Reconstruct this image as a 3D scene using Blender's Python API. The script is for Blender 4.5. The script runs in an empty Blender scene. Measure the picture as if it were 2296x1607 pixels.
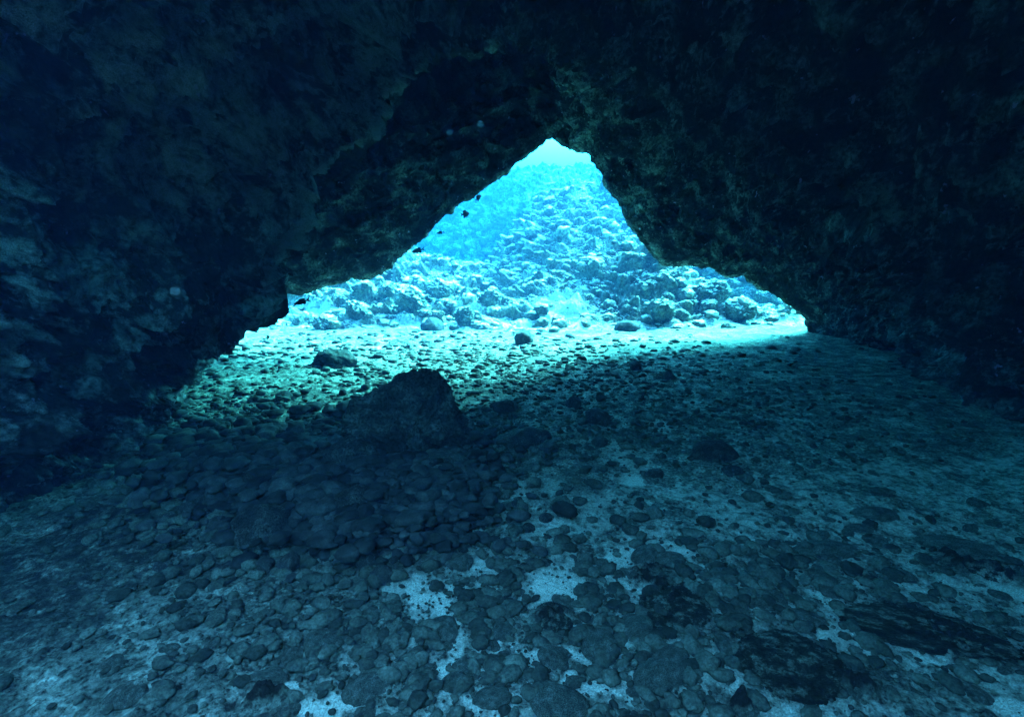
import bpy, bmesh, math, random
import numpy as np
from mathutils import Vector, Euler, Matrix

# ------------------------------------------------------------------ camera, water light, sun, exposure
S = bpy.context.scene
C = S.collection
R = math.radians
F = 1148.0                      # focal length in units of the 2296 px wide view
PITCH = R(10.05)
CAMZ = 1.6
cam = bpy.data.cameras.new('camera')
cam.sensor_width = 36; cam.lens = 18; cam.clip_start = 0.05; cam.clip_end = 500
camo = bpy.data.objects.new('camera', cam); C.objects.link(camo)
camo.location = (0, 0, CAMZ); camo.rotation_euler = (R(90) - PITCH, 0, 0)
S.camera = camo

SUN_EL, SUN_AZ = 36.0, 38.0     # azimuth measured from +Y towards +X
w = bpy.data.worlds.new('World'); S.world = w; w.use_nodes = True
nt = w.node_tree; nt.nodes.clear()
sky = nt.nodes.new('ShaderNodeTexSky'); sky.sky_type = 'NISHITA'; sky.sun_disc = False
sky.sun_elevation = R(SUN_EL); sky.sun_rotation = R(SUN_AZ)
bg = nt.nodes.new('ShaderNodeBackground'); bg.inputs['Strength'].default_value = 0.15
wo = nt.nodes.new('ShaderNodeOutputWorld')
nt.links.new(sky.outputs[0], bg.inputs[0]); nt.links.new(bg.outputs[0], wo.inputs[0])
sl = bpy.data.lights.new('sun', 'SUN'); sl.energy = 5.0; sl.angle = R(34); sl.color = (0.9, 1.0, 0.93)
so = bpy.data.objects.new('sun', sl); C.objects.link(so)
sd = Vector((math.sin(R(SUN_AZ)) * math.cos(R(SUN_EL)), math.cos(R(SUN_AZ)) * math.cos(R(SUN_EL)), math.sin(R(SUN_EL))))
so.rotation_euler = sd.to_track_quat('Z', 'Y').to_euler(); so.location = (0, 20, 30)
S.view_settings.view_transform = 'Standard'; S.view_settings.look = 'None'
S.view_settings.exposure = 5.85; S.view_settings.gamma = 1.0
S.cycles.max_bounces = 6; S.cycles.diffuse_bounces = 4; S.cycles.volume_bounces = 0
S.cycles.caustics_reflective = False; S.cycles.caustics_refractive = False
S.cycles.use_denoising = True

random.seed(7); rng = np.random.default_rng(11)

# ------------------------------------------------------------------ helpers
def unproj(px, py, Y):
    u = (px - 1148) / F; v = -(py - 803.5) / F
    c, s = math.cos(PITCH), math.sin(PITCH)
    dy = c + v * s; dz = v * c - s
    k = Y / dy
    return np.array([u * k, Y, CAMZ + dz * k])

def floor_xy(px, py, z=0.0):
    u = (px - 1148) / F; v = -(py - 803.5) / F
    c, s = math.cos(PITCH), math.sin(PITCH)
    dy = c + v * s; dz = v * c - s
    k = (z - CAMZ) / dz
    return u * k, dy * k

_P = np.random.default_rng(3).permutation(256); _P = np.concatenate([_P, _P, _P])
_G = np.random.default_rng(4).normal(size=(256, 3)); _G /= np.linalg.norm(_G, axis=1)[:, None]
def perlin(p):
    i = np.floor(p).astype(np.int64); f = p - i; i &= 255
    u = f * f * f * (f * (f * 6 - 15) + 10)
    out = 0
    for dx in (0, 1):
        for dy in (0, 1):
            for dz in (0, 1):
                h = _P[_P[_P[(i[:, 0] + dx) & 255] + ((i[:, 1] + dy) & 255)] + ((i[:, 2] + dz) & 255)]
                g = _G[h & 255]
                d = g[:, 0] * (f[:, 0] - dx) + g[:, 1] * (f[:, 1] - dy) + g[:, 2] * (f[:, 2] - dz)
                wgt = (u[:, 0] if dx else 1 - u[:, 0]) * (u[:, 1] if dy else 1 - u[:, 1]) * (u[:, 2] if dz else 1 - u[:, 2])
                out = out + d * wgt
    return out * 1.6
def fbm(p, s, octv, gain=0.5, ridge=False, off=0.0):
    a, t, out = 1.0, 0.0, 0.0
    for k in range(octv):
        n = perlin(p * s + off + 17.3 * k)
        if ridge: n = 1 - 2 * np.abs(n)
        out = out + a * n; t += a; a *= gain; s *= 2.03
    return out / t
def worley(p, s, off=0.0):
    q = p * s + off
    i = np.floor(q).astype(np.int64)
    best = np.full(len(p), 9.0); second = np.full(len(p), 9.0); ident = np.zeros(len(p))
    for dx in (-1, 0, 1):
        for dy in (-1, 0, 1):
            for dz in (-1, 0, 1):
                c = i + np.array([dx, dy, dz])
                h = _P[_P[_P[c[:, 0] & 255] + (c[:, 1] & 255)] + (c[:, 2] & 255)]
                j = np.stack([_P[h], _P[h + 71], _P[h + 137]], 1) / 255.0
                d = np.linalg.norm(c + j - q, axis=1)
                m = d < best
                second = np.where(m, best, np.minimum(second, d))
                ident = np.where(m, h / 255.0, ident)
                best = np.where(m, d, best)
    return best, second, ident

def mesh_np(name, V, Q, mat, smooth=True):
    me = bpy.data.meshes.new(name)
    k = Q.shape[1]
    me.vertices.add(len(V)); me.vertices.foreach_set('co', V.astype(np.float32).ravel())
    me.loops.add(Q.size); me.loops.foreach_set('vertex_index', Q.astype(np.int32).ravel())
    me.polygons.add(len(Q))
    me.polygons.foreach_set('loop_start', np.arange(0, Q.size, k, dtype=np.int32))
    me.polygons.foreach_set('use_smooth', np.full(len(Q), smooth))
    me.update(calc_edges=True); me.validate()
    me.materials.append(mat)
    return me
def link(name, me, parent=None, **props):
    o = bpy.data.objects.new(name, me); C.objects.link(o)
    if parent: o.parent = parent
    for k, v in props.items(): o[k] = v
    return o
def grid_quads(a, b):
    i = np.arange(a - 1)[:, None] * b + np.arange(b - 1)[None, :]
    i = i.ravel()
    return np.stack([i, i + 1, i + b + 1, i + b], 1)
def grid_normals(P):
    du = np.gradient(P, axis=0); dv = np.gradient(P, axis=1)
    n = np.cross(du, dv); n /= np.linalg.norm(n, axis=2)[:, :, None] + 1e-9
    return n
def attr(me, name, vals):
    a = me.attributes.new(name, 'FLOAT', 'POINT'); a.data.foreach_set('value', vals.astype(np.float32))
def sm(x, a, b):
    t = np.clip((x - a) / (b - a), 0, 1); return t * t * (3 - 2 * t)

def dust_lit_tops(me):  # sandy dusting on upward faces that also paints in sunlit tops
    n = np.zeros(len(me.vertices) * 3); c = n.copy(); me.vertices.foreach_get('normal', n); me.vertices.foreach_get('co', c)
    attr(me, 'sand', 0.12 + 0.6 * sm(n.reshape(-1, 3)[:, 2], 0.3, 0.95) + 0.4 * fbm(c.reshape(-1, 3), 2.0, 4, off=91)); return me

# ------------------------------------------------------------------ materials
def rock_mat(name, cols, scale=3.0, bump=0.5, bscale=40, spots=None, attrib=None, dist=0.02, con=(0.45, 1.5), island=False):
    m = bpy.data.materials.new(name); m.use_nodes = True
    t = m.node_tree; N = t.nodes; L = t.links
    b = N['Principled BSDF']; b.inputs['Roughness'].default_value = 0.95; b.inputs['Specular IOR Level'].default_value = 0.1
    tc = N.new('ShaderNodeTexCoord'); mp = N.new('ShaderNodeMapping'); L.new(tc.outputs['Object'], mp.inputs[0])
    oi = N.new('ShaderNodeObjectInfo'); vm = N.new('ShaderNodeVectorMath'); vm.operation = 'SCALE'
    cx = N.new('ShaderNodeCombineXYZ'); [L.new(oi.outputs['Random'], cx.inputs[i]) for i in range(3)]
    L.new(cx.outputs[0], vm.inputs[0]); vm.inputs['Scale'].default_value = 37.0
    L.new(vm.outputs[0], mp.inputs['Location'])
    def noise(s, d=8, r=0.65):
        n = N.new('ShaderNodeTexNoise'); n.inputs['Scale'].default_value = s; n.inputs['Detail'].default_value = d
        n.inputs['Roughness'].default_value = r; L.new(mp.outputs[0], n.inputs['Vector']); return n
    n1 = noise(scale); cr = N.new('ShaderNodeValToRGB'); e = cr.color_ramp.elements
    e[0].position = 0.33; e[0].color = (*cols[0], 1); e[1].position = 0.68; e[1].color = (*cols[-1], 1)
    for k, cc in enumerate(cols[1:-1]):
        x = e.new(0.33 + 0.35 * (k + 1) / (len(cols) - 1)); x.color = (*cc, 1)
    L.new(n1.outputs[0], cr.inputs[0]); col = cr.outputs[0]
    n2 = noise(scale * 9, 4); mr = N.new('ShaderNodeMapRange'); mr.inputs[1].default_value = 0.35; mr.inputs[2].default_value = 0.65
    mr.inputs[3].default_value = con[0]; mr.inputs[4].default_value = con[1]; L.new(n2.outputs[0], mr.inputs[0])
    mx = N.new('ShaderNodeVectorMath'); mx.operation = 'SCALE'; L.new(col, mx.inputs[0]); L.new(mr.outputs[0], mx.inputs['Scale']); col = mx.outputs[0]
    if island:
        gm = N.new('ShaderNodeNewGeometry'); ri = N.new('ShaderNodeMapRange'); ri.inputs[3].default_value = 0.45; ri.inputs[4].default_value = 1.7
        L.new(gm.outputs['Random Per Island'], ri.inputs[0]); mi_ = N.new('ShaderNodeVectorMath'); mi_.operation = 'SCALE'; L.new(col, mi_.inputs[0]); L.new(ri.outputs[0], mi_.inputs['Scale']); col = mi_.outputs[0]
    if spots:
        n3 = noise(spots[1], 3, 0.6); r3 = N.new('ShaderNodeMapRange'); r3.inputs[1].default_value = spots[2]; r3.inputs[2].default_value = spots[2] + 0.05
        L.new(n3.outputs[0], r3.inputs[0]); mi = N.new('ShaderNodeMix'); mi.data_type = 'RGBA'
        L.new(r3.outputs[0], mi.inputs[0]); L.new(col, mi.inputs[6]); mi.inputs[7].default_value = (*spots[0], 1); col = mi.outputs[2]
    if attrib:
        for aname, acol in attrib:
            at = N.new('ShaderNodeAttribute'); at.attribute_name = aname
            n5 = noise(16, 5, 0.7); ad = N.new('ShaderNodeMath'); ad.operation = 'ADD'; L.new(at.outputs['Fac'], ad.inputs[0])
            L.new(n5.outputs[0], ad.inputs[1]); r5 = N.new('ShaderNodeMapRange'); r5.inputs[1].default_value = 0.90; r5.inputs[2].default_value = 1.2
            L.new(ad.outputs[0], r5.inputs[0])
            n6 = noise(140, 3, 0.7); r6 = N.new('ShaderNodeMapRange'); r6.inputs[1].default_value = .3; r6.inputs[2].default_value = .7; r6.inputs[3].default_value = 0.3; r6.inputs[4].default_value = 1.45
            L.new(n6.outputs[0], r6.inputs[0]); sc = N.new('ShaderNodeVectorMath'); sc.operation = 'SCALE'; sc.inputs[0].default_value = acol; L.new(r6.outputs[0], sc.inputs['Scale'])
            mi = N.new('ShaderNodeMix'); mi.data_type = 'RGBA'; L.new(r5.outputs[0], mi.inputs[0]); L.new(col, mi.inputs[6]); L.new(sc.outputs[0], mi.inputs[7]); col = mi.outputs[2]
    L.new(col, b.inputs['Base Color'])
    n4 = noise(bscale, 8, 0.75); bp = N.new('ShaderNodeBump'); bp.inputs['Strength'].default_value = bump; bp.inputs['Distance'].default_value = dist
    L.new(n4.outputs[0], bp.inputs['Height']); L.new(bp.outputs[0], b.inputs['Normal'])
    return m
SAND = (0.54, 0.53, 0.44)
M_cave = rock_mat('encrusted_rock', [(0.004, 0.003, 0.004), (0.020, 0.018, 0.018), (0.15, 0.15, 0.14)], 2.4, 1.0, 24, con=(0.15, 2.4), spots=((0.40, 0.28, 0.40), 9, 0.68), dist=0.06, attrib=[('crust_and_light', (0.34, 0.32, 0.30))])
M_reef = rock_mat('reef_rock', [(0.05, 0.055, 0.045), (0.13, 0.135, 0.10), (0.34, 0.33, 0.25)], 1.3, 0.9, 7, dist=0.15, attrib=[('sand', (0.80, 0.78, 0.66))])  # sand on the reef also carries painted sunlit tops and crest glare
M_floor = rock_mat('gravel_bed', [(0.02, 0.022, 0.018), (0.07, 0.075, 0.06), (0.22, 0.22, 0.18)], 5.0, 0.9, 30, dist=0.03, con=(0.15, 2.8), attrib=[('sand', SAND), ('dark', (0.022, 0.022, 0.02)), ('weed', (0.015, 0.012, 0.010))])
M_stone = rock_mat('cobble_stone', [(0.028, 0.03, 0.025), (0.06, 0.063, 0.052), (0.12, 0.124, 0.105)], 3.0, 0.8, 20, dist=0.05, con=(0.2, 2.2))
M_dark = rock_mat('dark_stone', [(0.015, 0.015, 0.015), (0.035, 0.035, 0.032), (0.09, 0.09, 0.08)], 2.0, 0.9, 14, dist=0.06, con=(0.3, 2.0))
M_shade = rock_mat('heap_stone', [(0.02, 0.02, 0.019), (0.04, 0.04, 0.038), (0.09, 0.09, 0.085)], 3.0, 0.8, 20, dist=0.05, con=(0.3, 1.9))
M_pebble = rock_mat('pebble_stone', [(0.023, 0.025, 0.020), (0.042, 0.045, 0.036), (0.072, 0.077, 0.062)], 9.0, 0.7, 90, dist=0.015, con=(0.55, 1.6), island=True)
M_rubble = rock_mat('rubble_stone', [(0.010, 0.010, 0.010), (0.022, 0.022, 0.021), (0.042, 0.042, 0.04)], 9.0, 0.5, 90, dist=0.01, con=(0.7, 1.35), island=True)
M_weedy = rock_mat('weedy_stone', [(0.008, 0.006, 0.006), (0.03, 0.03, 0.022), (0.22, 0.23, 0.18)], 3.2, 0.9, 30, dist=0.04)
def plain(name, col, rough=0.7, alpha=1.0):
    m = bpy.data.materials.new(name); m.use_nodes = True; t = m.node_tree; b = t.nodes['Principled BSDF']
    n = t.nodes.new('ShaderNodeTexNoise'); n.inputs['Scale'].default_value = 30
    r = t.nodes.new('ShaderNodeMapRange'); r.inputs[3].default_value = .7; r.inputs[4].default_value = 1.3
    s = t.nodes.new('ShaderNodeVectorMath'); s.operation = 'SCALE'; s.inputs[0].default_value = col
    t.links.new(n.outputs[0], r.inputs[0]); t.links.new(r.outputs[0], s.inputs['Scale']); t.links.new(s.outputs[0], b.inputs['Base Color'])
    b.inputs['Roughness'].default_value = rough; b.inputs['Specular IOR Level'].default_value = 0.02; b.inputs['Alpha'].default_value = alpha
    return m
M_fish = plain('dark_fish_skin', (0.004, 0.004, 0.005), 1.0)
M_fin = plain('fish_fin', (0.005, 0.005, 0.006), 1.0)
M_eye = plain('fish_eye', (0.05, 0.05, 0.05), 0.6)
M_line = plain('thin_line', (0.02, 0.02, 0.02), 0.7)
M_speck = plain('drifting_speck', (0.3, 0.32, 0.32), 0.9, 0.12)

# ------------------------------------------------------------------ sea floor
def heap(x, y):
    hx, hy = floor_xy(760, 1090)
    return 0.10 * np.exp(-(((x - hx) / 1.1) ** 2 + ((y - hy) / 0.7) ** 2))
def floor_base(x, y):
    p = np.stack([x, y, np.zeros_like(x)], 1)
    z = 0.10 * fbm(p, 0.35, 3) * sm(y, 1.0, 5)
    z = z + 0.05 * fbm(p, 1.1, 3, off=5.1)
    z = z + heap(x, y)
    return z
def patches(x, y, lst):
    out = np.full(len(x), -1.0)
    for (px, py, rx, ry, rot) in lst:
        cx, cy = floor_xy(px, py)
        x1, _ = floor_xy(px + rx, py); _, y1 = floor_xy(px, py - ry); _, y0 = floor_xy(px, py + ry)
        a = abs(x1 - cx); b = abs(y1 - y0) / 2; r = R(rot)
        dx, dy = x - cx, y - cy
        u = (dx * math.cos(r) + dy * math.sin(r)) / a; v = (-dx * math.sin(r) + dy * math.cos(r)) / b
        out = np.maximum(out, 1 - np.sqrt(u * u + v * v))
    return out
SANDP = [(1430, 1300, 45, 75, 0), (1400, 1250, 60, 25, 0), (1240, 1310, 70, 40, 0), (1000, 1460, 40, 70, -20), (1130, 1440, 60, 50, 0), (1250, 1480, 90, 40, 0),
         (1930, 1400, 130, 22, -35), (1850, 1350, 60, 22, -20), (2060, 1460, 110, 22, -25), (800, 1570, 120, 22, 20), (720, 1600, 40, 50, 30), (950, 1330, 70, 60, 40),
         (1800, 1580, 60, 25, 0), (1440, 1080, 40, 14, 0), (1650, 1550, 40, 40, 0), (2270, 1590, 60, 30, 0), (1300, 1390, 60, 30, 0), (1350, 1560, 120, 25, 10),
         (1100, 1590, 140, 20, 5), (600, 1560, 60, 16, 20), (1210, 1175, 90, 22, 0), (2240, 1320, 60, 60, 0), (1050, 1270, 60, 30, 20), (1010, 1390, 26, 26, 0)]
WEEDP = [(1520, 1340, 70, 110, 10), (1770, 1480, 130, 90, 0), (2080, 1410, 190, 70, -25), (2180, 1270, 80, 40, -20), (1650, 1600, 60, 30, 0), (560, 1590, 90, 30, 0), (1250, 1370, 40, 30, 0), (1920, 1560, 50, 40, 0)]
def build_floor():
    th = np.concatenate([np.linspace(-180, -62, 60)[:-1], np.linspace(-62, 62, 1100), np.linspace(62, 180, 60)[1:]])
    rr = np.concatenate([np.geomspace(0.05, 1.0, 30)[:-1], np.geomspace(1.0, 16, 900), np.geomspace(16, 90, 60)[1:]])
    A, B = np.meshgrid(np.radians(th), rr, indexing='ij')
    x = (np.sin(A) * B).ravel(); y = (np.cos(A) * B).ravel(); r = B.ravel()
    p = np.stack([x, y, np.zeros_like(x)], 1)
    z = floor_base(x, y)
    wp = p + 0.06 * np.stack([fbm(p, 4, 2), fbm(p, 4, 2, off=9), 0 * x], 1)
    near = 1 - sm(r, 6, 14)
    b1, b2, i1 = worley(wp, 5.5)
    c1, c2, i2 = worley(wp, 16.0, 3.3)
    keep1 = (i1 > 0.45); keep2 = (i2 > 0.3)
    dome = lambda q, a: np.sqrt(np.clip(1 - (q / a) ** 2, 0, 1))
    rub = 0.016 * dome(b1, .5) * keep1 + 0.010 * dome(c1, .5) * keep2
    wx = x + 0.30 * fbm(p, 1.8, 5, off=50, gain=.6); wy = y + 0.26 * fbm(p, 1.8, 5, off=57, gain=.6)
    sand = patches(wx, wy, SANDP); sandn = fbm(p, 1.6, 4, off=30.0)
    sand_and_falloff = 0.5 + 0.55 * sand + 0.30 * fbm(p, 5.0, 5, off=63, gain=.65); sand_and_falloff = np.where(sand < -0.6, 0.17, sand_and_falloff)
    sand_and_falloff = np.maximum(sand_and_falloff, 0.38 + 0.5 * sandn)
    fore = 1 - sm(y - 0.25 * x, 3.0, 4.6); fore = fore * (0.1 + 0.9 * sm(x, -1.5, -0.4)); sand_and_falloff = np.maximum(sand_and_falloff, fore * (0.52 + 0.35 * fbm(p, 2.4, 5, off=41, gain=.65) + 0.15 * fbm(p, 22, 3, off=43)))  # sand thins to the left, standing in for light falloff
    far = sm(y, 5.0, 9.0); sand_and_falloff = np.maximum(sand_and_falloff, far * (0.40 + 0.45 * sandn))
    rightsilt = sm(x - 0.25 * (y - 4), 1.8, 3.2) * sm(y, 2.5, 4.5)
    sand_and_falloff = np.maximum(sand_and_falloff, rightsilt * (0.42 + 0.2 * sandn))
    cover = 1 - 0.85 * sm(sand_and_falloff, 0.45, 0.75) - 0.0
    rub *= np.clip(cover, 0.1, 1) * (1 - 0.7 * rightsilt)
    z = z + rub + 0.012 * fbm(p, 9, 4, off=2.0) + 0.006 * fbm(p, 35, 3, off=4.0, ridge=True)
    z = z + far * 0.03 * fbm(p, 3.5, 5, ridge=True, off=8.0)
    weed = patches(wx + 0.05 * fbm(p, 9, 3, off=3), wy, WEEDP) + 0.55 * fbm(p, 6, 4, off=33); weedv = np.clip(0.45 + 0.4 * weed, 0, 1); weedv = np.where(weed < -0.5, 0.2, weedv)
    z = z + 0.05 * sm(weedv, 0.5, 0.8) * (0.5 + fbm(p, 14, 4, ridge=True))
    V = np.stack([x, y, z], 1)
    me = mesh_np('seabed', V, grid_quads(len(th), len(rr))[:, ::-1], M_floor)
    attr(me, 'sand', sand_and_falloff - 0.05); attr(me, 'weed', weedv)
    hd = patches(wx, wy, [(700, 1090, 420, 150, 0), (450, 1050, 260, 110, 0), (920, 1000, 260, 120, 0), (150, 1250, 330, 260, 0), (330, 1180, 260, 150, 0)])  # dark heap stones with painted shade; lower left paints in light falloff
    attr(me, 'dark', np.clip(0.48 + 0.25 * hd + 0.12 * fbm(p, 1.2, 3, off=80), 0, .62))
    return link('seabed', me, kind='structure', label='dark gravel and pale sand bed running out to the sunlit mouth')
build_floor()

# ------------------------------------------------------------------ cave rock lofted through rings
E = [(0, 425, 800, 10), (.03, 440, 773, 10.2), (.06, 452, 748, 10), (.08, 470, 716, 8.5), (.11, 530, 720, 8), (.14, 578, 706, 7.8), (.16, 600, 688, 7.8), (.18, 596, 659, 7.6),
     (.20, 630, 641, 7.4), (.215, 630, 625, 7.4), (.235, 609, 587, 7.8), (.25, 646, 590, 9.3), (.27, 670, 611, 9.6), (.29, 699, 637, 9.8), (.31, 746, 628, 10), (.325, 775, 620, 10),
     (.335, 779, 607, 10), (.35, 837, 609, 10.2), (.365, 876, 596, 10.4), (.38, 896, 576, 10.5), (.40, 927, 545, 10.6), (.42, 977, 497, 10.8), (.445, 1073, 425, 11), (.46, 1125, 387, 11.2),
     (.47, 1156, 363, 11.3), (.48, 1183, 336, 11.4), (.49, 1221, 308, 11.5), (.50, 1238, 303, 11.5), (.51, 1255, 312, 11.5), (.53, 1289, 333, 11.5), (.54, 1313, 333, 11.4), (.55, 1331, 346, 11.3),
     (.57, 1351, 380, 11.3), (.60, 1372, 422, 11.3), (.63, 1406, 459, 11.3), (.65, 1409, 483, 11.3), (.68, 1440, 532, 11.3), (.71, 1491, 577, 11.4), (.76, 1587, 589, 11.8), (.79, 1622, 606, 12),
     (.82, 1666, 608, 12), (.85, 1694, 634, 12.2), (.88, 1724, 639, 12.3), (.92, 1766, 670, 12.4), (.96, 1810, 711, 12.6), (1, 1818, 765, 12.6)]
B = [(0, 215, 1010, 4.4), (.04, 300, 935, 5.0), (.07, 345, 885, 5.3), (.10, 330, 825, 5.2), (.13, 425, 740, 5.2), (.18, 535, 650, 5.0), (.22, 552, 550, 4.8), (.25, 605, 465, 4.8),
     (.29, 600, 405, 4.8), (.33, 690, 340, 4.9), (.37, 800, 240, 5.2), (.41, 850, 170, 5.4), (.45, 960, 90, 6), (.49, 1120, 30, 6.8), (.52, 1250, 40, 6.8), (.55, 1350, 90, 6.4),
     (.60, 1560, 180, 6.2), (.70, 1850, 380, 6.2), (.80, 2050, 560, 6.2), (.90, 2150, 720, 6.1), (1, 2190, 915, 6.0)]
A = [(0, -130, 1200, 3.1), (.10, -60, 900, 3.2), (.2, -20, 500, 3.2), (.26, 100, 180, 3.2), (.33, 350, -60, 3.2), (.42, 720, -260, 3.2), (.5, 1150, -300, 3.2), (.58, 1600, -260, 3.2),
     (.7, 2300, -100, 3.2), (.8, 2900, 300, 3.2), (.9, 3100, 800, 3.2), (1, 3150, 1200, 3.2)]
def ring(lst, T):
    a = np.array(lst, float)
    q = np.stack([np.interp(T, a[:, 0], a[:, k]) for k in (1, 2, 3)], 1)
    return q
def ring_world(q): return np.array([unproj(*r) for r in q])
def build_cave():
    NT = 1250
    T = np.linspace(0, 1, NT)
    e, b, a = ring(E, T), ring(B, T), ring(A, T)
    def blur(q, k):
        ker = np.hanning(k); ker /= ker.sum()
        pad = np.pad(q, ((k // 2, k // 2), (0, 0)), mode='edge')
        return np.stack([np.convolve(pad[:, i], ker, mode='valid')[:len(q)] for i in range(3)], 1)
    b, a = blur(b, 41), blur(a, 101); e = blur(e, 7)
    left = 1 - sm(T, 0.49, 0.56); lt = left[:, None]
    lo = sm(T, 0.0, 0.08)[:, None]
    lo2 = (1 - sm(T, 0.10, 0.16))[:, None]
    rec = sm(T, 0.39, 0.46) * (1 - sm(T, 0.515, 0.532))
    c = b.copy(); kpx = -0.45 * lt * (1 - lo2) + 0.25 * lt * lo2 + 0.33 * (1 - lt); c[:, :2] = b[:, :2] + (e[:, :2] - b[:, :2]) * kpx
    c[:, 2] = b[:, 2] + (e[:, 2] - b[:, 2]) * (0.62 * left + 0.5 * (1 - left)) + rec * 1.6
    d = b.copy(); kpx = 0.48 * lt + 0.72 * (1 - lt); d[:, :2] = b[:, :2] + (e[:, :2] - b[:, :2]) * kpx
    d[:, 2] = b[:, 2] + (e[:, 2] - b[:, 2]) * (0.80 * left + 0.84 * (1 - left)) + rec * 0.5
    W = {k: ring_world(v) for k, v in dict(e=e, d=d, c=c, b=b, a=a).items()}
    # the mouth seen from outside: rock face climbing away from the lip
    ctr = np.array([1.0, 0, 1.6])
    def out(base, dy, s, dz=0):
        q = base.copy(); q[:, 0] = ctr[0] + (q[:, 0] - ctr[0]) * s; q[:, 2] = ctr[2] + (q[:, 2] - ctr[2]) * s + dz; q[:, 1] += dy; return q
    W['o1'] = out(W['e'], 0.5, 1.12, 0.12 * 0); W['o2'] = out(W['e'], 0.7, 1.7, 0.6)
    W['o2'][:, 2] += 3.0 * np.sin(np.pi * T) ; W['o1'][:, 2] = np.maximum(W['o1'][:, 2], -0.4)
    W['z'] = out(W['a'], 0, 1.0); W['z'][:, 1] = 0.9 - 3.9 * sm(T, 0.50, 0.60) - 2.4 * (1 - sm(T, 0.08, 0.2)) + 0.75 * np.exp(-((T - 0.37) / 0.06) ** 2); W['z'][:, 0] *= 1.15; W['z'][:, 2] = np.where(W['z'][:, 2] > 0, W['z'][:, 2] * (1.1 - 0.22 * sm(T, 0.22, 0.36)), -0.3)  # rear roof edge, out of view, shaped to steer sky light inside
    seq = [('z', 'a', 70), ('a', 'b', 330), ('b', 'c', 200), ('c', 'd', 200), ('d', 'e', 170), ('e', 'o1', 40), ('o1', 'o2', 50)]
    rows = []; damp = []
    DMP = dict(z=1, a=1, b=.9, c=.9, d=.55, e=.14, o1=.4, o2=1)
    for k0, k1, n in seq:
        for i in range(n):
            f = i / n; rows.append(W[k0] * (1 - f) + W[k1] * f); damp.append(DMP[k0] * (1 - f) + DMP[k1] * f)
    rows.append(W['o2']); damp.append(1.0)
    P = np.array(rows); D = np.repeat(np.array(damp)[:, None], NT, 1)
    # soften the creases between rings
    k = 15; ker = np.hanning(k + 2)[1:-1]; ker /= ker.sum()
    Pp = np.pad(P, ((k // 2, k // 2), (0, 0), (0, 0)), mode='edge'); P = sum(ker[j] * Pp[j:j + len(P)] for j in range(k))
    N = grid_normals(P)
    inward = np.array([0.5, 0, 1.2]) - P; inward[:, :, 1] = 0
    sg = np.sign((N[:200] * inward[:200]).sum(2).mean()); N *= sg
    p = P.reshape(-1, 3); n = N.reshape(-1, 3); dm = D.ravel()
    wq = p + 0.35 * np.stack([fbm(p, 0.8, 3, off=1), fbm(p, 0.8, 3, off=7), fbm(p, 0.8, 3, off=13)], 1)
    big = 0.45 * fbm(wq, 0.45, 3) + 0.42 * fbm(wq * np.array([1, 1, 1.6]), 0.9, 4, ridge=True, off=3)
    w1, w2, _ = worley(wq, 1.3)
    big = big + 0.22 * np.clip(w2 - w1, 0, 0.5) - 0.12
    mid = 0.26 * fbm(wq, 2.2, 5, ridge=True, off=21, gain=0.6) + 0.07 * fbm(p, 7, 4, off=5)
    u1, u2, _ = worley(p + 0.05 * fbm(p, 8, 2)[:, None], 5.0, 7.7)
    mid = mid - 0.16 * np.clip(0.45 - u1, 0, 1)
    fine = 0.03 * fbm(p, 18, 4, ridge=True, off=2, gain=0.62)
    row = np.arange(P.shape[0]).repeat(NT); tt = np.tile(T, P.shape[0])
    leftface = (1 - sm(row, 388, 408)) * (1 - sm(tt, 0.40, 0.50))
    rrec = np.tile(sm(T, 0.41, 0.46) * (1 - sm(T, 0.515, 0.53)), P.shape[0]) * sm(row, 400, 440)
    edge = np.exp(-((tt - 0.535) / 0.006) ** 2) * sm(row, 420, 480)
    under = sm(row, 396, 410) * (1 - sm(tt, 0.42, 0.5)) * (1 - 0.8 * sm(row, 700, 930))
    crust_and_light = 0.20 - 0.35 * rrec + 0.15 * edge + 0.25 * leftface * (0.35 + 0.65 * sm(tt, 0.12, 0.26)) - 0.30 * under + 0.7 * (mid - 0.05) + 0.45 * fbm(p, 1.3, 4, off=77) + 0.55 * fbm(p, 8.0, 5, off=97, gain=.65) + 0.35 * np.exp(-((row - 396 - 9 * fbm(p, 2.0, 3, off=9)) / 7.0) ** 2) * (tt < 0.45)  # patchy crust, plus painted light on left face and rims, shade in recesses
    h = dm * big + (0.3 + 0.7 * dm) * mid + fine * (0.5 + .5 * dm)
    p = p + n * h[:, None]
    q = grid_quads(P.shape[0], NT)
    if sg < 0: q = q[:, ::-1]
    col = q[:, 0] % NT
    cuts = [(0, 0.455, 'cave_wall_left', 'dark knobbly rock mass overhanging the left side of the cave mouth'),
            (0.455, 0.525, 'cave_ceiling', 'near black rock ceiling above the peak of the cave mouth'),
            (0.525, 1.01, 'cave_wall_right', 'dark smooth rock mass sloping down to the right of the cave mouth')]
    for t0, t1, name, lab in cuts:
        m = (col >= t0 * NT) & (col < t1 * NT)
        qq = q[m]; used, inv = np.unique(qq, return_inverse=True)
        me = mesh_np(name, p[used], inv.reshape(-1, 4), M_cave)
        attr(me, 'crust_and_light', np.clip(crust_and_light[used], 0, 0.66)); link(name, me, kind='structure', label=lab)
build_cave()
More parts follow.
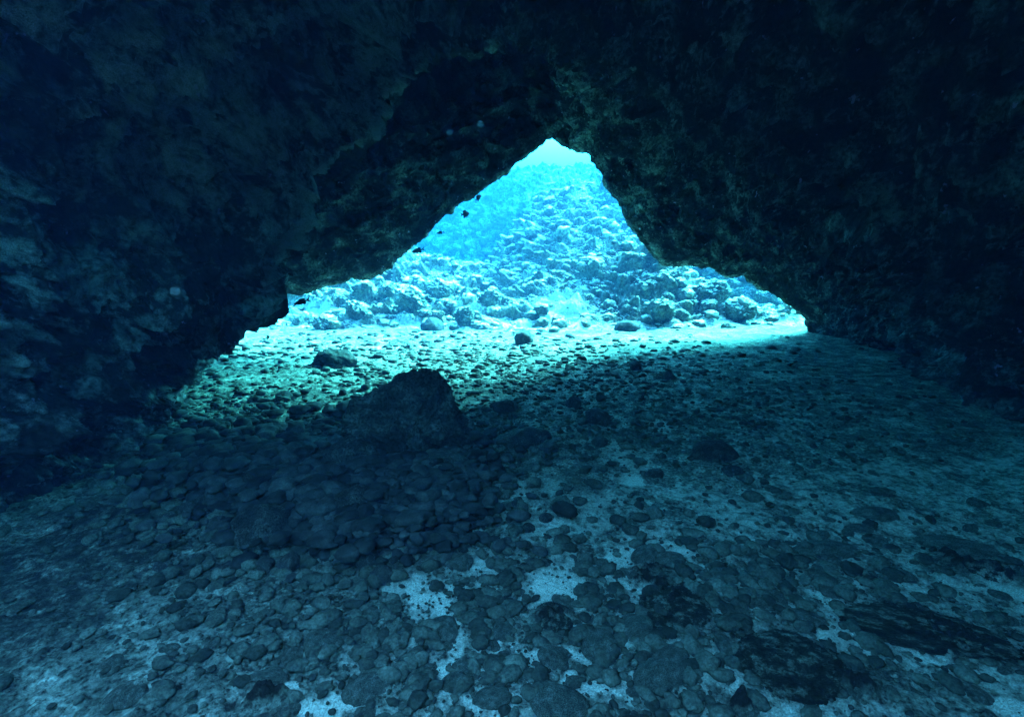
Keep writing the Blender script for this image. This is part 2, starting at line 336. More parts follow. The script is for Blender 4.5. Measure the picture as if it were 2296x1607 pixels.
def build_rear():  # added screen out of view, shuts out low sky light from behind
    a, hgt = np.meshgrid(np.linspace(-2.3, 2.3, 160), np.linspace(0, 1, 70), indexing='ij')
    z = -0.4 + 4.2 * hgt; rad = 5.2 - 0.9 * hgt
    P = np.stack([0.8 + np.sin(a) * rad * 1.25, -1.0 - np.cos(a) * rad * 0.75, z], 2)
    outer = P[:, ::-1].copy(); outer[:, :, :2] = outer[:, :, :2] * 1.25 - np.array([.2, -.2]); P = np.concatenate([P, outer], 1)
    N = grid_normals(P); p = P.reshape(-1, 3)
    p = p + N.reshape(-1, 3) * (0.4 * fbm(p, .6, 4) + .12 * fbm(p, 3, 4, ridge=True))[:, None]
    link('rear_light_blocker', mesh_np('rear_light_blocker', p, grid_quads(160, 140), M_cave), kind='structure', label='unseen rock screen added behind the camera to block low sky light')
build_rear()

# ------------------------------------------------------------------ sunlit reef beyond the mouth
def reef_h(x, y):
    def g(cx, cy, sx, sy, h, pw=2.0):
        r = ((np.abs(x - cx) / sx) ** pw + (np.abs(y - cy) / sy) ** pw); return h * np.exp(-r)
    far = np.clip(y - 23.0 - 0.15 * np.abs(x - 3) - 1.3 * np.clip(0.8 - x, 0, None), 0, None) * 0.85
    far = 11.5 * (1 - np.exp(-far / 10.0)) * (1 + 0.0 * x)
    z = far
    z = np.maximum(z, g(2.2, 22.5, 3.4, 5.5, 4.6))
    z = np.maximum(z, g(5.4, 26, 4.0, 5.0, 6.6))
    z = np.maximum(z, g(3.9, 17.6, 2.3, 2.6, 2.35, 3.5))
    z = np.maximum(z, g(-4.5, 19.5, 5.5, 4.0, 2.1, 2.2)); z = np.maximum(z, g(-5.0, 15.5, 4.0, 2.2, 0.9, 2))
    z = np.maximum(z, g(-10, 17.5, 3.5, 4, 2.3, 3))
    z = np.maximum(z, g(-1.8, 16.0, 2.0, 1.6, 0.8))
    z = np.maximum(z, g(9.7, 21.5, 3.2, 2.6, 2.6, 3))
    z = np.maximum(z, g(16, 19.5, 4.5, 4.6, 4.0, 3))
    z = np.maximum(z, g(8.0, 15.5, 3.0, 1.2, 0.35))
    z = z + 0.35 * sm(y, 12.5, 15)
    return z - 0.30
def build_reef():
    th = np.radians(np.linspace(-48, 42, 1300)); rr = np.concatenate([np.linspace(11.5, 24, 520)[:-1], np.linspace(24, 48, 420)])
    A_, B_ = np.meshgrid(th, rr, indexing='ij')
    x = (np.sin(A_) * B_); y = (np.cos(A_) * B_)
    z = reef_h(x.ravel(), y.ravel()).reshape(x.shape)
    P = np.stack([x, y, z], 2); N = grid_normals(P); N *= np.sign(N[:, :, 2].mean()); N[:, :, 2] *= 0.75
    p = P.reshape(-1, 3); n = N.reshape(-1, 3)
    up = sm(p[:, 2], -0.1, 0.5)
    wq = p + 0.5 * np.stack([fbm(p, 0.6, 3, off=1), fbm(p, 0.6, 3, off=7), fbm(p, 0.6, 3, off=13)], 1)
    w1, w2, wi = worley(wq * np.array([1, 1, 1.5]), 1.4); v1, v2, vi = worley(wq * np.array([1, 1, 1.7]), 2.1, 5)
    lumps = 0.42 * sm(0.8 - w1, 0, .8) * (wi > .35) + 0.40 * sm(0.7 - v1, 0, .7) * (vi > .3)
    ledge = 0.20 * fbm(wq * np.array([.55, .55, 2.6]), 1.0, 4, off=48) - 0.16 * fbm(wq * np.array([1, 1, 2.2]), 1.6, 6, ridge=True, gain=0.62, off=40) + 0.15 * fbm(wq * np.array([1, 1, 1.8]), 2.2, 6, gain=.66, off=44)
    big = 0.8 * fbm(p, 0.22, 3, off=60) * sm(p[:, 1], 17, 26)
    fine = -0.10 * fbm(wq * np.array([1, 1, 2.2]), 6, 5, ridge=True, gain=.7)
    h = (0.12 + 0.88 * up) * (lumps + ledge - 0.15) + big + fine * (0.4 + .6 * up)
    q = p + n * (0.95 * h)[:, None]
    # flow of pale sediment: sand channels at the slope's foot and the gully between ridges; crest patch paints in sunlit glare
    sand = 0.20 + 0.35 * fbm(p, 0.5, 4, off=70)
    for (px, py, rx, ry) in [(1255, 690, 85, 55), (930, 735, 110, 34), (1180, 735, 220, 24), (700, 690, 80, 24), (1480, 735, 120, 14), (1700, 722, 130, 20), (1040, 690, 60, 20), (1240, 325, 110, 42)]:
        u, v, _ = (np.array(unproj(px, py, 1.0)))
        X = (p[:, 0] / p[:, 1]); Zr = (p[:, 2] - CAMZ) / p[:, 1]
        c0 = unproj(px, py, 1.0); cz = c0[2] - CAMZ
        dd = ((X - c0[0]) / (rx / F)) ** 2 + ((Zr - cz) / (ry / F)) ** 2
        sand = np.maximum(sand, 0.85 * np.exp(-dd * 0.8) * ((p[:, 1] < 20) | (py < 400)))
    # loose reef rubble lying on the slope
    g = np.random.default_rng(77); ids = np.where((q[:, 1] < 27) & (q[:, 2] > -0.25) & (np.abs(q[:, 0] / q[:, 1] + .02) < .68))[0]; ids = g.choice(ids, 3200, replace=False)
    Vs, Fs, off = [], [], 0
    for k in range(8):
        bm = bmesh.new(); bmesh.ops.create_icosphere(bm, subdivisions=3, radius=1.0)
        co = np.array([v.co[:] for v in bm.verts]); fc = np.array([[v.index for v in f.verts] for f in bm.faces]); bm.free()
        co = co * (1 + 0.55 * fbm(co, 1.3, 4, off=k * 5.3, gain=.8)[:, None] - 0.25 * fbm(co, 2.2, 3, off=k, ridge=True)[:, None]); co[:, 2] *= 0.75
        ii = ids[k::8]; a = g.uniform(0, 6.28, len(ii)); ca, sa = np.cos(a)[:, None], np.sin(a)[:, None]
        sz = (0.03 + 0.26 * g.uniform(0, 1, len(ii)) ** 6) * (0.4 + q[ii, 1] / 26)
        V = np.stack([co[None, :, 0] * ca - co[None, :, 1] * sa, co[None, :, 0] * sa + co[None, :, 1] * ca, co[None, :, 2] + 0 * ca], 2) * sz[:, None, None] + q[ii][:, None, :]
        Vs.append(V.reshape(-1, 3)); Fs.append((fc[None] + (np.arange(len(ii)) * len(co))[:, None, None] + off).reshape(-1, 3)); off += len(ii) * len(co)
    mr_ = mesh_np('reef_rubble', np.concatenate(Vs), np.concatenate(Fs), M_reef); dust_lit_tops(mr_)
    link('reef_rubble', mr_, kind='stuff', label='loose broken rubble strewn over the sunlit reef slope', category='rubble')
    me = mesh_np('reef_slope', q, grid_quads(len(th), len(rr))[:, ::-1], M_reef)
    NQ = grid_normals(q.reshape(P.shape)); NQ *= np.sign(NQ[:, :, 2].mean())
    dust_and_light = 0.16 + 0.55 * sm(NQ[:, :, 2].ravel(), 0.45, 0.95) + 0.5 * fbm(p, 1.1, 5, off=90, gain=.65)  # sediment on ledges, with sunlit tops painted into the same tone
    dust_and_light = dust_and_light - 0.45 * sm(p[:, 1], 21, 26) * (1 - sm(p[:, 0], 0.0, 2.5))  # far left toned down to paint in dim deep water
    sand = np.maximum(sand, dust_and_light)  # sand now also holds the painted sunlit tops and dim far left
    attr(me, 'sand', sand)
    return link('reef_slope', me, kind='structure', label='sunlit boulder reef slope climbing beyond the cave mouth')
build_reef()

# ------------------------------------------------------------------ stones
def rock_mesh(name, mat, seed, sub=4, rough=0.25, flat=0.6, angular=0.0, fine=0.05, peak=0.0, ff=3.2):
    bm = bmesh.new(); bmesh.ops.create_icosphere(bm, subdivisions=sub, radius=1.0)
    co = np.array([v.co[:] for v in bm.verts]); o = seed * 7.31
    n = co.copy()
    p = co * (1 + rough * fbm(co, 0.9, 3, off=o)[:, None])
    if angular:
        r = np.random.default_rng(seed)
        for _ in range(9):
            d = r.normal(size=3); d /= np.linalg.norm(d); lim = r.uniform(0.5, 0.85)
            s = p @ d; over = np.clip(s - lim, 0, None); p = p - d * (over * angular)[:, None]
    p = p + n * (fine * fbm(co, ff, 4, off=o + 4, ridge=True, gain=.6))[:, None]
    p[:, 2] *= flat
    if peak:
        t = np.clip(p[:, 2] / p[:, 2].max(), -0.3, 1); p[:, :2] *= (1.08 - peak * t)[:, None]; p[:, 0] += 0.12 * t
    for v, c in zip(bm.verts, p): v.co = c
    me = bpy.data.meshes.new(name); bm.to_mesh(me); bm.free()
    me.polygons.foreach_set('use_smooth', [True] * len(me.polygons)); me.materials.append(mat)
    return me
def place(name, me, px, py, wpx, lab, cat, asp=1.0, hgt=1.0, rot=0.0, sink=0.35, group=None, zf=None, tilt=(0, 0)):
    """stone whose base centre is seen at px,py and whose width is wpx view units"""
    x, y = floor_xy(px, py); z = float(floor_base(np.array([x]), np.array([y]))[0])
    d = math.sqrt(x * x + y * y + CAMZ ** 2) * math.cos(math.atan2(abs(x), y))
    s = 0.5 * wpx / F * max(y, d * 0.9)
    o = link(name, me, label=lab, category=cat)
    if group: o['group'] = group
    o.scale = (s, s * asp, s * hgt); o.rotation_euler = (R(tilt[0]), R(tilt[1]), rot)
    o.location = (x, y, z + s * hgt * 0.6 * (1 - 2 * sink))
    return o
big = rock_mesh('boulder', M_dark, 9, 6, 0.55, 0.85, 0.8, 0.36, 0.34, 2.2)
big2 = rock_mesh('boulder', M_dark, 2, 5, 0.35, 0.75, 0.6, 0.08)
big3 = rock_mesh('boulder', M_dark, 3, 5, 0.35, 0.8, 0.5, 0.10)
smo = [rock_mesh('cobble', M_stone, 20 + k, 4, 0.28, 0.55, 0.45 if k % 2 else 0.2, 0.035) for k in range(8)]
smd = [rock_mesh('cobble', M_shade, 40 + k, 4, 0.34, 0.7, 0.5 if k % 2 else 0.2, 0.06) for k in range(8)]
wee = [rock_mesh('weedy_rock', M_weedy, 60 + k, 6, 0.3, 0.55, 0.0, 0.22, 0, 6.5) for k in range(3)]
reefm = [dust_lit_tops(rock_mesh('reef_boulder', M_reef, 80 + k, 5, 0.5, 0.75, 0.3, -0.30, 0, 3.0)) for k in range(6)]

BOULD = [
 (big, 915, 1025, 245, 'largest dark boulder, peaked, in the middle of the cave floor', 0.85, 1.0, 0.4, 0.14, 'boulder'),
 (big3, 800, 1065, 160, 'dark rounded boulder leaning on the left foot of the large peaked boulder', 0.9, 0.9, 1.2, 0.25, 'boulder'),
 (big2, 1000, 1085, 150, 'smooth sloping boulder just below the large peaked boulder', 0.9, 0.8, 0.3, 0.3, 'boulder'),
 (big3, 755, 820, 95, 'lone dark flat boulder on the bright sand near the cave mouth', 0.9, 0.8, 0.2, 0.3, 'boulder'),
 (big2, 600, 1195, 170, 'broad dark boulder at the near left end of the cobble heap', 0.9, 0.85, 2.0, 0.3, 'boulder'),
 (big3, 800, 1160, 120, 'steep dark rock rising from the near side of the cobble heap', 0.8, 1.15, 0.9, 0.3, 'boulder'),
 (big2, 590, 1105, 110, 'domed dark rock near the left edge of the cobble heap', 0.9, 0.8, 2.7, 0.3, 'boulder'),
 (big2, 1180, 1000, 150, 'pale tilted slab lying right of the large peaked boulder', 0.55, 0.55, 0.5, 0.35, 'slab'),
 (smd[1], 1232, 1015, 60, 'low rock beside the lower end of the pale tilted slab', 0.8, 0.8, 0.5, 0.35, 'rock'),
 (smd[2], 1287, 915, 36, 'small round black stone standing alone on open gravel', 0.9, 1.4, 0.5, 0.2, 'stone'),
 (smd[3], 1340, 955, 70, 'dark ridged rock behind and right of the pale slab', 0.7, 1.0, 2.2, 0.25, 'rock'),
 (smd[4], 1345, 1002, 50, 'low dark stone in front of the ridged rock', 0.8, 0.7, 1.1, 0.3, 'stone'),
 (smd[5], 1135, 925, 60, 'broad dark stone lying left of the small round black stone', 0.8, 1.0, 0.1, 0.25, 'stone'),
 (smd[6], 1112, 915, 28, 'small round stone touching the left side of the broad dark stone', 0.9, 1.1, 0.1, 0.25, 'stone'),
 (big3, 1600, 1025, 110, 'low dark rock on the dim right floor with a shaded right end', 0.7, 0.8, 0.0, 0.35, 'rock'),
 (smd[7], 1470, 1062, 44, 'small black rock left of the low rock on the right floor', 0.9, 0.8, 0.9, 0.25, 'rock'),
 (smd[0], 1645, 1062, 60, 'round ringed stone below the low rock on the right floor', 0.8, 0.6, 0.9, 0.3, 'stone'),
 (smd[0], 1175, 772, 46, 'dark pointed stone on the shadow edge at the centre of the mouth', 0.9, 1.4, 0.9, 0.2, 'stone'),
 (smd[1], 1425, 828, 32, 'pyramid shaped dark stone on dim sand right of the mouth centre', 0.9, 1.4, 0.9, 0.2, 'stone'),
 (smd[2], 1500, 852, 36, 'dark hump stone farther right than the pyramid shaped stone', 0.9, 1.0, 1.9, 0.2, 'stone'),
 (smd[3], 1305, 808, 26, 'small dark stone halfway between mouth and round black stone', 0.9, 1.1, 1.9, 0.2, 'stone'),
 (smd[4], 770, 888, 22, 'tiny dark stone behind the left shoulder of the large boulder', 0.9, 1.1, 1.9, 0.2, 'stone'),
 (smd[5], 635, 895, 42, 'dark stone on the blue-lit gravel between left wall and large boulder', 0.9, 1.0, 1.9, 0.25, 'stone'),
 (smd[6], 720, 985, 32, 'upright dark cobble left of the large boulder', 0.9, 1.4, 0.3, 0.2, 'stone'),
 (smd[7], 1015, 850, 22, 'small stone straight behind the peak of the large boulder', 0.9, 1.0, 0.3, 0.2, 'stone'),
 (smd[3], 1400, 742, 60, 'dark flat-bottomed rock on bright sand below the lit reef mass', 0.7, 0.8, 0.3, 0.2, 'rock'),
 (smd[2], 970, 740, 60, 'dark rock in the blown-out bright sand patch left of centre', 0.8, 1.0, 1.3, 0.2, 'rock'),
 (smo[0], 1480, 1520, 145, 'big smooth oval cobble with a pointed lower end at bottom centre', 0.62, 0.65, 0.45, 0.38, 'cobble'),
 (smo[1], 1240, 1480, 80, 'rounded cobble on pale sand left of the big oval cobble', 0.8, 0.7, 2.1, 0.38, 'cobble'),
 (smo[2], 1125, 1410, 52, 'egg shaped cobble pointing up on pale sand below centre', 1.4, 0.8, 2.8, 0.35, 'cobble'),
 (smo[3], 965, 1265, 62, 'smooth dark cobble left of another at the start of the near floor', 1.0, 0.8, 0.8, 0.3, 'cobble'),
 (smo[4], 1030, 1262, 66, 'smooth tilted cobble right of its dark neighbour near mid floor', 1.1, 0.7, 0.5, 0.35, 'cobble'),
 (smo[5], 1349, 1262, 34, 'small round dark cobble on sand just right of centre', 1.0, 0.9, 0.5, 0.3, 'cobble'),
 (smo[6], 1614, 1300, 54, 'upright rounded cobble above the left weedy rock', 1.2, 0.8, 0.1, 0.3, 'cobble'),
 (smo[7], 1500, 1255, 90, 'wide flat cobble right of the bright sand tongue', 0.7, 0.45, 0.1, 0.35, 'cobble'),
 (smo[0], 1745, 1250, 50, 'cobble at the left end of the long flat slabs', 1.0, 0.7, 0.9, 0.35, 'cobble'),
 (smo[1], 1840, 1235, 160, 'long flat slab with a deep shadow along its near edge', 0.6, 0.32, 0.1, 0.35, 'slab'),
 (smo[2], 1960, 1155, 110, 'flat slab resting over a smaller one on the dim right floor', 0.6, 0.4, 0.1, 0.35, 'slab'),
 (smo[3], 1930, 1185, 80, 'smaller flat stone tucked under the upper slab on the right', 0.6, 0.4, 0.1, 0.35, 'slab'),
 (smo[4], 2145, 1225, 170, 'large low slab near the right edge of the floor', 0.6, 0.3, -0.2, 0.35, 'slab'),
 (smo[5], 1710, 1350, 110, 'large worn cobble in the middle of the right foreground', 0.9, 0.5, 0.4, 0.4, 'cobble'),
 (smo[6], 2190, 1560, 60, 'squat cobble beside the sand in the lower right corner', 1.0, 0.6, 0.4, 0.38, 'cobble'),
 (smo[7], 1900, 1540, 60, 'cobble between the round weedy rock and the long weedy rock', 1.0, 0.6, 0.4, 0.38, 'cobble'),
 (smo[0], 710, 1460, 44, 'pale rounded cobble on the gravel of the left foreground', 1.0, 0.7, 0.4, 0.35, 'cobble'),
 (smo[1], 1040, 1510, 70, 'cobble edged by pale sand at its right side near bottom', 1.2, 0.6, 0.7, 0.38, 'cobble'),
 (smo[2], 830, 1540, 120, 'large flat sanded cobble above the sand streak at bottom left of centre', 0.7, 0.5, 0.7, 0.38, 'cobble'),
 (smo[3], 600, 1530, 110, 'broad dim cobble near the bottom left gravel', 0.7, 0.5, 0.2, 0.38, 'cobble'),
 (smo[4], 650, 1590, 60, 'small cobble cut by the bottom edge left of the sand streak', 0.9, 0.6, 1.2, 0.38, 'cobble'),
 (wee[0], 1515, 1370, 130, 'left weedy rock, tall and dark, beside the bright sand tongue', 1.1, 0.55, 1.5, 0.35, 'weedy rock'),
 (wee[1], 1770, 1500, 215, 'round rock overgrown with dark weed near the bottom right', 0.85, 0.42, 0.0, 0.35, 'weedy rock'),
 (wee[2], 2070, 1430, 310, 'long low rock overgrown with dark weed at the right', 0.45, 0.25, -0.35, 0.35, 'weedy rock'),
 (wee[0], 2180, 1275, 110, 'small weedy rock at the far right of the foreground', 0.7, 0.3, 2.5, 0.35, 'weedy rock'),
 (wee[2], 1240, 1390, 110, 'low weedy cobble among sand patches below centre', 0.7, 0.4, 1.5, 0.35, 'weedy rock'),
]
NAMES = {'weedy rock': 'weedy_rock'}
for (me, px, py, wp, lab, asp, hg, rot, sink, cat) in BOULD:
    place(NAMES.get(cat, cat), me, px, py, wp, lab, cat, asp, hg, rot, sink)

# cobbles nobody singles out: one object each, grouped by where they lie
taken = [(floor_xy(b[1], b[2]), b[3]) for b in BOULD]
def scatter(n, boxes, wmin, wmax, meshes, label, group, dmin=0.75, hg=(0.7, 1.1), sink=0.3):
    k = 0; tries = 0; mine = []
    while k < n and tries < n * 40:
        tries += 1
        bx = random.choice(boxes)
        px, py = random.gauss(bx[0], bx[2]), random.gauss(bx[1], bx[3])
        if py < 770 or py > 1640 or px < -40 or px > 2340: continue
        sc = (py - 600) / 500.0
        wpx = random.uniform(wmin, wmax) ** 1.0 * random.choice((0.7, 1, 1, 1.4)) * sc
        if any(math.hypot(px - a, (py - b) * 1.6) < dmin * 0.5 * (wpx + c) for a, b, c in mine): continue
        mine.append((px, py, wpx)); k += 1
        place('cobble', random.choice(meshes), px, py, wpx, label, 'cobble', random.uniform(0.65, 1.1), random.uniform(*hg), random.uniform(0, 6.28), sink, group, tilt=(random.gauss(0, 8), random.gauss(0, 8)))
HEAP = [(700, 1090, 170, 50), (880, 1040, 110, 40), (560, 1010, 120, 35), (800, 1180, 120, 50), (500, 1130, 110, 60), (960, 1120, 60, 50)]
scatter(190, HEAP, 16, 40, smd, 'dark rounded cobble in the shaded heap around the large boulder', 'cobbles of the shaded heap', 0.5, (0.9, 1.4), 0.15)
FORE = [(1100, 1350, 260, 110), (1650, 1330, 330, 120), (900, 1500, 260, 80), (1500, 1500, 300, 70), (2000, 1250, 200, 80)]
scatter(95, FORE, 18, 58, smo, 'half buried grey cobble in the pale sand of the near floor', 'half buried cobbles of the near floor', 0.9, (0.5, 0.8), 0.36)

# gravel: pebbles too many to count, in one sheet of stone
def gravel(n_list, name='gravel', mat=None, sub=2, label='loose pebbles strewn over the cave floor', pile=0.0, lo=10):
    mat = mat or M_pebble
    base = []
    for k in range(10):
        bm = bmesh.new(); bmesh.ops.create_icosphere(bm, subdivisions=sub, radius=1.0)
        co = np.array([v.co[:] for v in bm.verts]); fc = np.array([[v.index for v in f.verts] for f in bm.faces]); bm.free()
        r = np.random.default_rng(100 + k)
        co = co * (1 + 0.6 * fbm(co, 1.15, 4, off=k * 3.1, gain=.6)[:, None]); co[:, 2] *= 0.65
        base.append((co, fc))
    xs, ys, ss = [], [], []
    for (n, cx, cy, sx, sy, smin, smax) in n_list:
        px = rng.normal(cx, sx, n); py = rng.normal(cy, sy, n)
        ok = (py > 740) & (py < 1660) & (px > -120) & (px < 2420); px, py = px[ok], py[ok]
        u = (px - 1148) / F; v = -(py - 803.5) / F; c, s = math.cos(PITCH), math.sin(PITCH)
        dy = c + v * s; dz = v * c - s; kk = -CAMZ / dz
        xs.append(u * kk); ys.append(dy * kk); ss.append(rng.uniform(0, 1, len(px)) ** 2.2 * (smax - smin) + smin)
    x, y, s = map(np.concatenate, (xs, ys, ss)); s = s * (0.8 + 0.1 * y)
    cl = patches(x + 0.12 * fbm(np.stack([x, y, 0 * x], 1), 2.2, 3, off=50), y, SANDP)
    wd = patches(x, y, WEEDP)
    ok = (wd < 0.25) & (cl < 0.05) | (rng.uniform(0, 1, len(x)) < 0.10) | (s < 0.010); x, y, s = x[ok], y[ok], s[ok]
    z = floor_base(x, y) + 0.012 + s * 0.28 + pile * rng.uniform(0, 1, len(x)) ** 2
    Vs, Fs, off = [], [], 0
    which = rng.integers(0, 10, len(x))
    for k, (co, fc) in enumerate(base):
        idx = np.where(which == k)[0]
        a = rng.uniform(0, 6.283, len(idx)); ca, sa = np.cos(a), np.sin(a)
        ex = rng.uniform(.7, 1.3, len(idx))
        X = co[None, :, 0] * ex[:, None]; Yy = co[None, :, 1] / ex[:, None]; Z = co[None, :, 2] * np.ones(len(idx))[:, None] * rng.uniform(.6, 1.1, len(idx))[:, None]
        V = np.stack([X * ca[:, None] - Yy * sa[:, None], X * sa[:, None] + Yy * ca[:, None], Z], 2) * s[idx][:, None, None]
        V += np.stack([x[idx], y[idx], z[idx]], 1)[:, None, :]
        Vs.append(V.reshape(-1, 3)); Fs.append((fc[None] + (np.arange(len(idx)) * len(co))[:, None, None] + off).reshape(-1, 3)); off += len(idx) * len(co)
    me = mesh_np(name, np.concatenate(Vs), np.concatenate(Fs), mat)
    link(name, me, kind='stuff', label=label, category='gravel')
gravel([(4200, 700, 1080, 260, 95, 0.006, 0.05), (1800, 900, 790, 330, 25, .01, .05), (3000, 1250, 930, 450, 70, 0.008, 0.030), (2600, 1100, 820, 330, 35, 0.006, 0.030), (3500, 1300, 1400, 600, 140, 0.003, 0.02), (1200, 450, 960, 110, 45, .01, .03)])

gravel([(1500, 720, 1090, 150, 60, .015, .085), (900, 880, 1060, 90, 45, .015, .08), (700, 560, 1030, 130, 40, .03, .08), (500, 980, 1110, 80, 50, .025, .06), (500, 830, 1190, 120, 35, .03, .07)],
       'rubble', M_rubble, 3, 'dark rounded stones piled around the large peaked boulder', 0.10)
gravel([(1100, 1250, 1400, 450, 120, .006, .045), (650, 1700, 1330, 330, 100, .006, .05), (400, 950, 1420, 250, 90, .006, .045)], 'pebbles', M_pebble, 3, 'rounded stones bedded in the pale sand of the near floor', 0.0)

# boulders on the reef
RB = [(920, 668, 95, 1.0, 'dark faced round boulder on the left rubble slope beyond the mouth'), (1480, 690, 90, 1, 'shaded boulder under the right edge of the lit reef mass'),
      (660, 640, 90, 1.0, 'shaded boulder seen right beside the left cave wall'), (985, 640, 70, 1, 'flat lit boulder right of the dark faced round one'),
      (800, 690, 70, 1, 'low lit boulder in the left rubble beyond the mouth'), (1600, 650, 85, 1, 'hazy boulder in the shaded reef seen past the lit mass'),
      (1660, 690, 90, 1, 'hazy boulder close above the strip of bright sand at right'), (1720, 660, 60, 1, 'small hazy boulder near the lowest part of the right arch'),
      (1040, 700, 60, 1, 'small lit boulder above the bright sand left of centre'), (870, 640, 55, 1, 'pale boulder under the lowest tip of the hanging rock'),
      (730, 720, 70, 1, 'dark topped boulder on the sand by the left wall'), (1100, 660, 60, 1, 'blue shaded boulder in the gully left of the central ridge')]
def reef_point(px, py):
    for Y in np.arange(12.5, 40, 0.05):
        q = unproj(px, py, Y)
        if q[2] <= reef_h(np.array([q[0]]), np.array([q[1]]))[0] + 0.1: return q
    return unproj(px, py, 24)
for i, (px, py, wp, hg, lab) in enumerate(RB):
    q = reef_point(px, py + 15); s = 0.5 * wp / F * q[1]
    o = link('reef_boulder', reefm[i % 6], label=lab, category='boulder', group='boulders on the sunlit reef')
    o.location = (q[0], q[1], q[2] + 0.2 * s); o.scale = (s, s * .9, s * hg); o.rotation_euler = (0.1, 0.2, i * 1.9)
k = 0
while k < 55:
    px, py = random.uniform(520, 1800), random.triangular(520, 745, 690)
    q = reef_point(px, py)
    if q[1] > 26: continue
    s = 0.5 * random.uniform(14, 46) / F * q[1]
    o = link('reef_boulder', random.choice(reefm), label='small encrusted boulder among many on the sunlit reef slope', category='boulder', group='small boulders of the reef rubble')
    o.location = (q[0], q[1], q[2] + 0.1 * s); o.scale = (s, s * .9, s * .9); o.rotation_euler = (random.uniform(-.3, .3), random.uniform(-.3, .3), random.uniform(0, 6.28)); k += 1

# ------------------------------------------------------------------ fish
def fish(px, py, Y, length, yaw, pitch, lab, deep=0.46, roll=0):
    root = bpy.data.objects.new('fish', None); C.objects.link(root); root.empty_display_size = 0.02
    root['label'] = lab; root['category'] = 'fish'; root['group'] = 'small dark fish in the cave mouth'
    L = length
    # body: lofted ellipses along X, nose at +X
    prof = [(0.5, .004, .004), (0.47, .035, .02), (0.40, .085, .045), (0.28, .15, .07), (0.12, .20, .08), (-.04, .205, .075), (-.2, .155, .055), (-.32, .085, .03), (-.38, .05, .015), (-.42, .045, .008)]
    bm = bmesh.new(); rings = []
    for X, h, wd in prof:
        h *= deep / 0.46
        rings.append([bm.verts.new((X * L, math.cos(a) * wd * L, math.sin(a) * h * L * (1.0 if math.sin(a) > 0 else .92))) for a in [2 * math.pi * j / 16 for j in range(16)]])
    for r0, r1 in zip(rings, rings[1:]):
        for j in range(16): bm.faces.new((r0[j], r0[(j + 1) % 16], r1[(j + 1) % 16], r1[j]))
    bm.faces.new(rings[0][::-1]); bm.faces.new(rings[-1])
    me = bpy.data.meshes.new('body'); bm.to_mesh(me); bm.free(); me.polygons.foreach_set('use_smooth', [True] * len(me.polygons)); me.materials.append(M_fish)
    link('body', me, root)
    def fin(name, pts, yoff=0, thick=0.006, tilt=0):
        bm = bmesh.new()
        f = bm.faces.new([bm.verts.new((x * L, yoff * L, z * L)) for x, z in pts])
        r = bmesh.ops.extrude_face_region(bm, geom=[f]); vs = [e for e in r['geom'] if isinstance(e, bmesh.types.BMVert)]
        bmesh.ops.translate(bm, verts=vs, vec=(0, thick * L, 0)); bmesh.ops.recalc_face_normals(bm, faces=bm.faces)
        if tilt: bmesh.ops.rotate(bm, verts=bm.verts, cent=(pts[0][0] * L, yoff * L, pts[0][1] * L), matrix=Matrix.Rotation(tilt, 3, 'Z'))
        me = bpy.data.meshes.new(name); bm.to_mesh(me); bm.free(); me.materials.append(M_fin); link(name, me, root)
    d = deep / 0.46
    fin('tail_fin', [(-.40, .035), (-.50, .10), (-.70, .24), (-.58, .06), (-.54, 0), (-.58, -.06), (-.70, -.22), (-.50, -.10), (-.40, -.035)], -.003)
    fin('dorsal_fin', [(.18, .17 * d), (.08, .26 * d), (-.10, .27 * d), (-.28, .24 * d), (-.36, .17 * d), (-.27, .10 * d), (-.04, .18 * d)], -.003)
    fin('anal_fin', [(-.06, -.18 * d), (-.16, -.28 * d), (-.30, -.24 * d), (-.34, -.14 * d), (-.28, -.09 * d)], -.003)
    fin('pectoral_fin', [(.18, -.02), (.04, .05), (-.04, -.04), (.03, -.10)], .078, .004, .35)
    fin('pectoral_fin', [(.18, -.02), (.04, .05), (-.04, -.04), (.03, -.10)], -.082, .004, -.35)
    fin('pelvic_fin', [(.14, -.17 * d), (.0, -.27 * d), (-.02, -.22 * d), (.06, -.17 * d)], 0)
    for s in (-1, 1):
        bm = bmesh.new(); bmesh.ops.create_uvsphere(bm, u_segments=10, v_segments=8, radius=.018 * L)
        me = bpy.data.meshes.new('eye'); bm.to_mesh(me); bm.free(); me.materials.append(M_eye)
        e = link('eye', me, root); e.location = (.385 * L, s * .043 * L, .03 * L)
    root.location = Vector(unproj(px, py, Y)); root.rotation_euler = (R(roll), R(-pitch), R(yaw))
fish(1073, 443, 11.4, 0.21, 52, 35, 'fish seen nearly head on, highest, under the sloping rock edge left of the peak', .5)
fish(1044, 480, 11.4, 0.23, 48, 10, 'round looking fish seen end on in blue water below the highest fish', .62)
fish(986, 522, 11.4, 0.16, 200, -12, 'smallest fish side on with its tail over blue water', .4)
fish(936, 562, 10.9, 0.24, 184, -14, 'side on fish with forked tail against the lower edge of the hanging rock', .42)
fish(647, 609, 6.7, 0.22, -35, -30, 'larger fish of the dark pair by the notch in the left wall, tilted down', .36)
fish(632, 606, 7.0, 0.17, -50, -35, 'smaller fish of the dark pair by the notch in the left wall', .34)
fish(675, 677, 7.0, 0.19, 192, -16, 'lone fish swimming left over the shaded reef beside the left wall', .38)
fish(601, 756, 7.2, 0.085, 80, 5, 'tiny dark fish end on just above the bright sand by the left wall', .6)
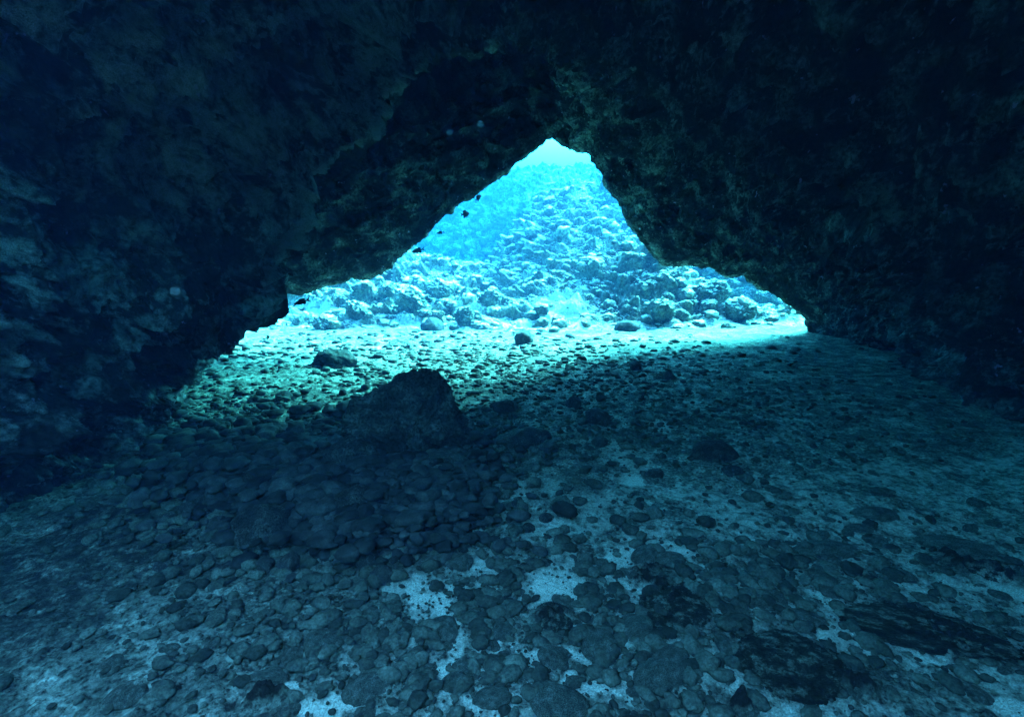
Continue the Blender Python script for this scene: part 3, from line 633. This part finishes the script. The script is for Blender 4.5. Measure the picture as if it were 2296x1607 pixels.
# thin line drifting from the left wall
pts = [(X * .2857 + 367.3, Yp * .2857 + 459.2) for X, Yp in [(800, 838), (822, 846), (845, 852), (868, 855), (892, 850), (915, 836), (938, 826), (960, 820), (985, 812), (1010, 802), (1028, 790), (1040, 780)]]
pp = [Vector(unproj(a, b, 7.3 + 0.02 * i)) for i, (a, b) in enumerate(pts)]
bm = bmesh.new(); rings = []
for i, q in enumerate(pp):
    t = (pp[min(i + 1, len(pp) - 1)] - pp[max(i - 1, 0)]).normalized(); a = t.cross(Vector((0, 0, 1))).normalized(); b = t.cross(a)
    rings.append([bm.verts.new(q + (a * math.cos(k) + b * math.sin(k)) * 0.006) for k in [j * math.pi / 3 for j in range(6)]])
for r0, r1 in zip(rings, rings[1:]):
    for j in range(6): bm.faces.new((r0[j], r0[(j + 1) % 6], r1[(j + 1) % 6], r1[j]))
me = bpy.data.meshes.new('line'); bm.to_mesh(me); bm.free(); me.materials.append(M_line)
link('fishing_line', me, label='thin dark curling line trailing behind the lone fish', category='line')
# drifting specks lit in front of the rock
for (px, py, Y, r, lab) in [(1077, 278, 2.2, .013, 'pale drifting speck, upper right of the two before the hanging rock'), (1008, 297, 2.2, .011, 'pale drifting speck, lower left of the two before the hanging rock'), (392, 653, 2.0, .017, 'larger pale drifting speck before the dark left wall')]:
    bm = bmesh.new(); bmesh.ops.create_icosphere(bm, subdivisions=3, radius=r)
    for v in bm.verts: v.co *= random.uniform(0.8, 1.15)
    me = bpy.data.meshes.new('speck'); bm.to_mesh(me); bm.free(); me.materials.append(M_speck)
    link('speck', me, label=lab, category='speck').location = unproj(px, py, Y)

# ------------------------------------------------------------------ water filling the whole place
bm = bmesh.new(); bmesh.ops.create_cube(bm, size=1.0)
bmesh.ops.scale(bm, vec=(190, 190, 17.5), verts=bm.verts); bmesh.ops.translate(bm, vec=(0, 5, 8.75 - 3.5), verts=bm.verts)
me = bpy.data.meshes.new('haze'); bm.to_mesh(me); bm.free()
m = bpy.data.materials.new('sea_water'); m.use_nodes = True; t = m.node_tree; t.nodes.clear()
o_ = t.nodes.new('ShaderNodeOutputMaterial'); v = t.nodes.new('ShaderNodeVolumePrincipled'); t.links.new(v.outputs[0], o_.inputs['Volume'])
dens = 0.11; sc_ = (0.0006, 0.0017, 0.0042); ab_ = (0.084, 0.0250, 0.0185)
col = [s / dens for s in sc_]; v.inputs['Density'].default_value = dens; v.inputs['Color'].default_value = (*col, 1)
v.inputs['Absorption Color'].default_value = (*[(1 - a / (dens * (1 - c))) ** 2 for a, c in zip(ab_, col)], 1)
v.inputs['Anisotropy'].default_value = 0.0
me.materials.append(m)
link('haze', me, kind='stuff', label='blue sea water filling the cave and the reef beyond', category='water')
